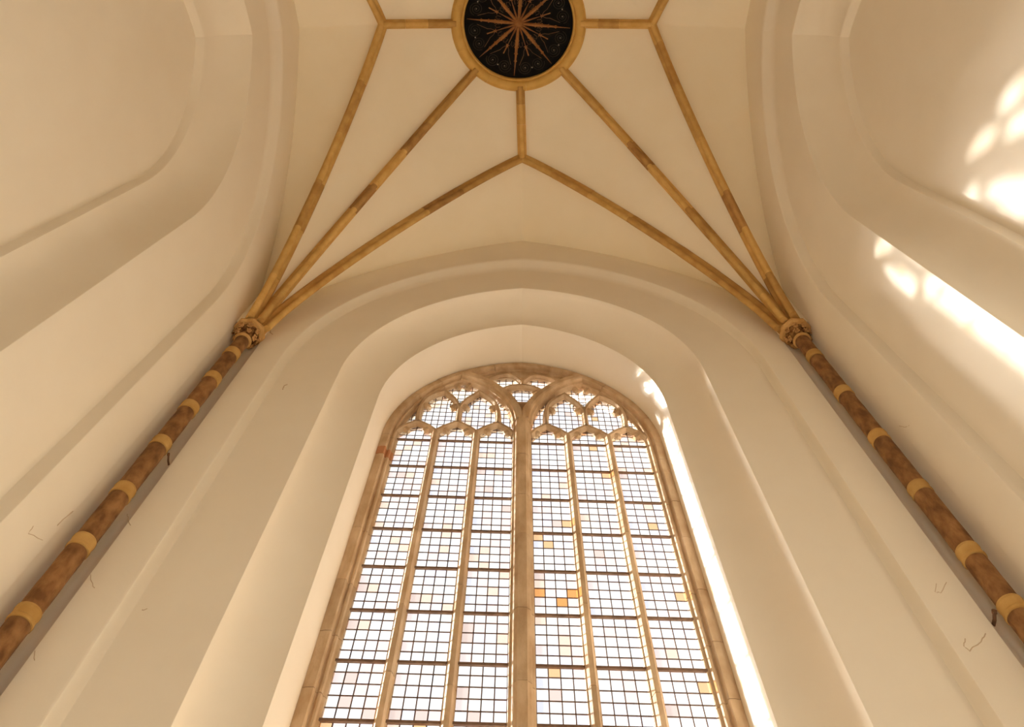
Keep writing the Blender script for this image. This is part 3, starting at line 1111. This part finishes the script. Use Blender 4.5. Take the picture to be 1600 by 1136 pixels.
for i, (nm, xc, wh) in enumerate(UP):
    free_glazing(nm, 'pointed leaded light above the lancets, %s of the four' % wh, 'four pointed upper lights', xc - 0.33, xc + 0.33, 10.74, 12.0,
                 lambda x, z, xc=xc: abs(x - xc) < 0.36 - max(0, (10.98 - z)) * 1.2 and z < 12.02 - abs(x - xc) * 0.9, 300 + i, 0.11, 0.126)
for s, sd in ((-1, 'left'), (1, 'right')):
    free_glazing('eyelet_light', 'tiny leaded light between the two pointed lights in the %s half' % sd, 'small tracery lights', s * 1.09 - 0.3, s * 1.09 + 0.3, 11.55, 12.35,
                 lambda x, z, s=s: abs(abs(x) - 1.09) < (z - 11.45) * 0.75 and z < frame_h(x) + 0.1, 320 + s, 0.12, 0.126)
    free_glazing('spandrel_light', 'sliver of leaded glass beside the great mullion in the %s half' % sd, 'small tracery lights', s * 0.26 - 0.16, s * 0.26 + 0.16, 10.85, 11.75,
                 lambda x, z: abs(x) > 0.06 + (z - 11.0) * 0.28 and abs(x) < 0.42, 330 + s, 0.107, 0.126)
    free_glazing('spandrel_light', 'sliver of leaded glass against the outer jamb in the %s half' % sd, 'small tracery lights', s * 1.95 - 0.20, s * 1.95 + 0.20, 10.85, 11.75,
                 lambda x, z: z < frame_h(x) + 0.12, 340 + s, 0.13, 0.126)
    free_glazing('mouchette_light', 'curved leaded light under the arch apex, %s of the circle' % sd, 'small tracery lights', s * 0.36 - 0.30, s * 0.36 + 0.30, 12.03, 12.6,
                 lambda x, z: ((x / .42) ** 2 + ((z - 11.9) / .31) ** 2) > 0.9, 350 + s, 0.12, 0.126)
free_glazing('circle_light', 'leaded glass inside the cusped circle above the great mullion', 'small tracery lights', -0.38, 0.38, 11.58, 12.21,
             lambda x, z: ((x / .46) ** 2 + ((z - 11.9) / .36) ** 2) < 1.0, 360, 0.127, 0.126)
free_glazing('fork_light', 'smallest leaded light, in the fork just above the great mullion', 'small tracery lights', -0.2, 0.2, 11.15, 11.66,
             lambda x, z: ((x / .40) ** 2 + ((z - 11.9) / .31) ** 2) > 0.9, 361, 0.133, 0.126)

# ------------------------------------------------------------------ hairline cracks in the plaster and iron pegs


def crack(pts, parent, r=0.004):
    P = [Vector((x, y, H(h))) for x, y, h in pts]
    fine = []
    rnd = random.Random(int(abs(P[0].x * 1000)))
    for p, q in zip(P, P[1:]):
        for i in range(3):
            v = p.lerp(q, i / 3)
            if i: v += Vector((rnd.uniform(-.006, .006), 0, rnd.uniform(-.01, .01)))
            fine.append(v)
    fine.append(P[-1])
    b = MB()
    b.tube(fine, r, 5)
    b.build('crack', CRACK, parent)


for pts, r in (([(-4.359, 5.6, 6.905), (-4.30, 5.6, 6.813), (-4.23, 5.6, 6.723)], 0.004), ([(-4.27, 5.6, 6.025), (-4.22, 5.6, 5.943), (-4.137, 5.6, 5.855)], 0.004),
               ([(-4.27, 5.6, 5.15), (-4.213, 5.6, 5.054)], 0.004), ([(-4.249, 5.6, 11.426), (-4.237, 5.6, 11.354), (-4.171, 5.6, 11.282)], 0.009),
               ([(-3.892, 5.79, 5.825), (-3.842, 5.8, 5.802), (-3.782, 5.8, 5.817)], 0.010), ([(-3.859, 5.79, 5.81), (-3.823, 5.8, 5.764)], 0.013),
               ([(-3.677, 5.8, 5.794), (-3.635, 5.8, 5.81)], 0.005), ([(-3.578, 5.8, 9.865), (-3.593, 5.8, 9.975), (-3.556, 5.8, 10.013)], 0.009),
               ([(3.954, 5.6, 5.276), (3.897, 5.6, 5.196), (3.917, 5.6, 5.144), (4.077, 5.6, 5.243), (4.169, 5.6, 5.331)], 0.005),
               ([(4.037, 5.6, 5.911), (3.969, 5.6, 5.808), (4.016, 5.6, 5.792), (4.146, 5.6, 5.927)], 0.004)):
    crack(pts, wall_back, r)
crack([(-4.70, 5.24, 6.29), (-4.70, 5.25, 6.4), (-4.70, 5.28, 6.55)], wall_left, 0.006)
crack([(-4.70, 5.22, 6.06), (-4.70, 5.007, 5.899), (-4.70, 4.989, 5.981)], wall_left, 0.0035)
crack([(4.70, 5.27, 8.103), (4.70, 5.22, 7.999), (4.70, 5.128, 7.891)], wall_right, 0.004)

for sx, x, y, h, sd in ((1, 4.325, 5.56, 5.46, 'right'), (-1, -4.33, 5.56, 7.83, 'left')):
    t = tag(empty('wall_peg', (x, y, H(h))), 'short rusty iron peg in the plaster beside the %s banded shaft' % sd, 'peg', 'iron pegs beside the shafts')
    b = MB()
    b.tube([(0, 0.09, 0), (0, 0.02, 0.0), (sx * -0.01, -0.06, 0.01)], 0.017 if sx > 0 else 0.012, 8)
    b.build('shank', IRON, t, 40)
    b = MB()
    b.tube([(sx * -0.008, -0.05, 0.008), (sx * -0.012, -0.075, 0.012)], 0.024 if sx > 0 else 0.016, 8)
    b.build('head', IRON, t, 40)
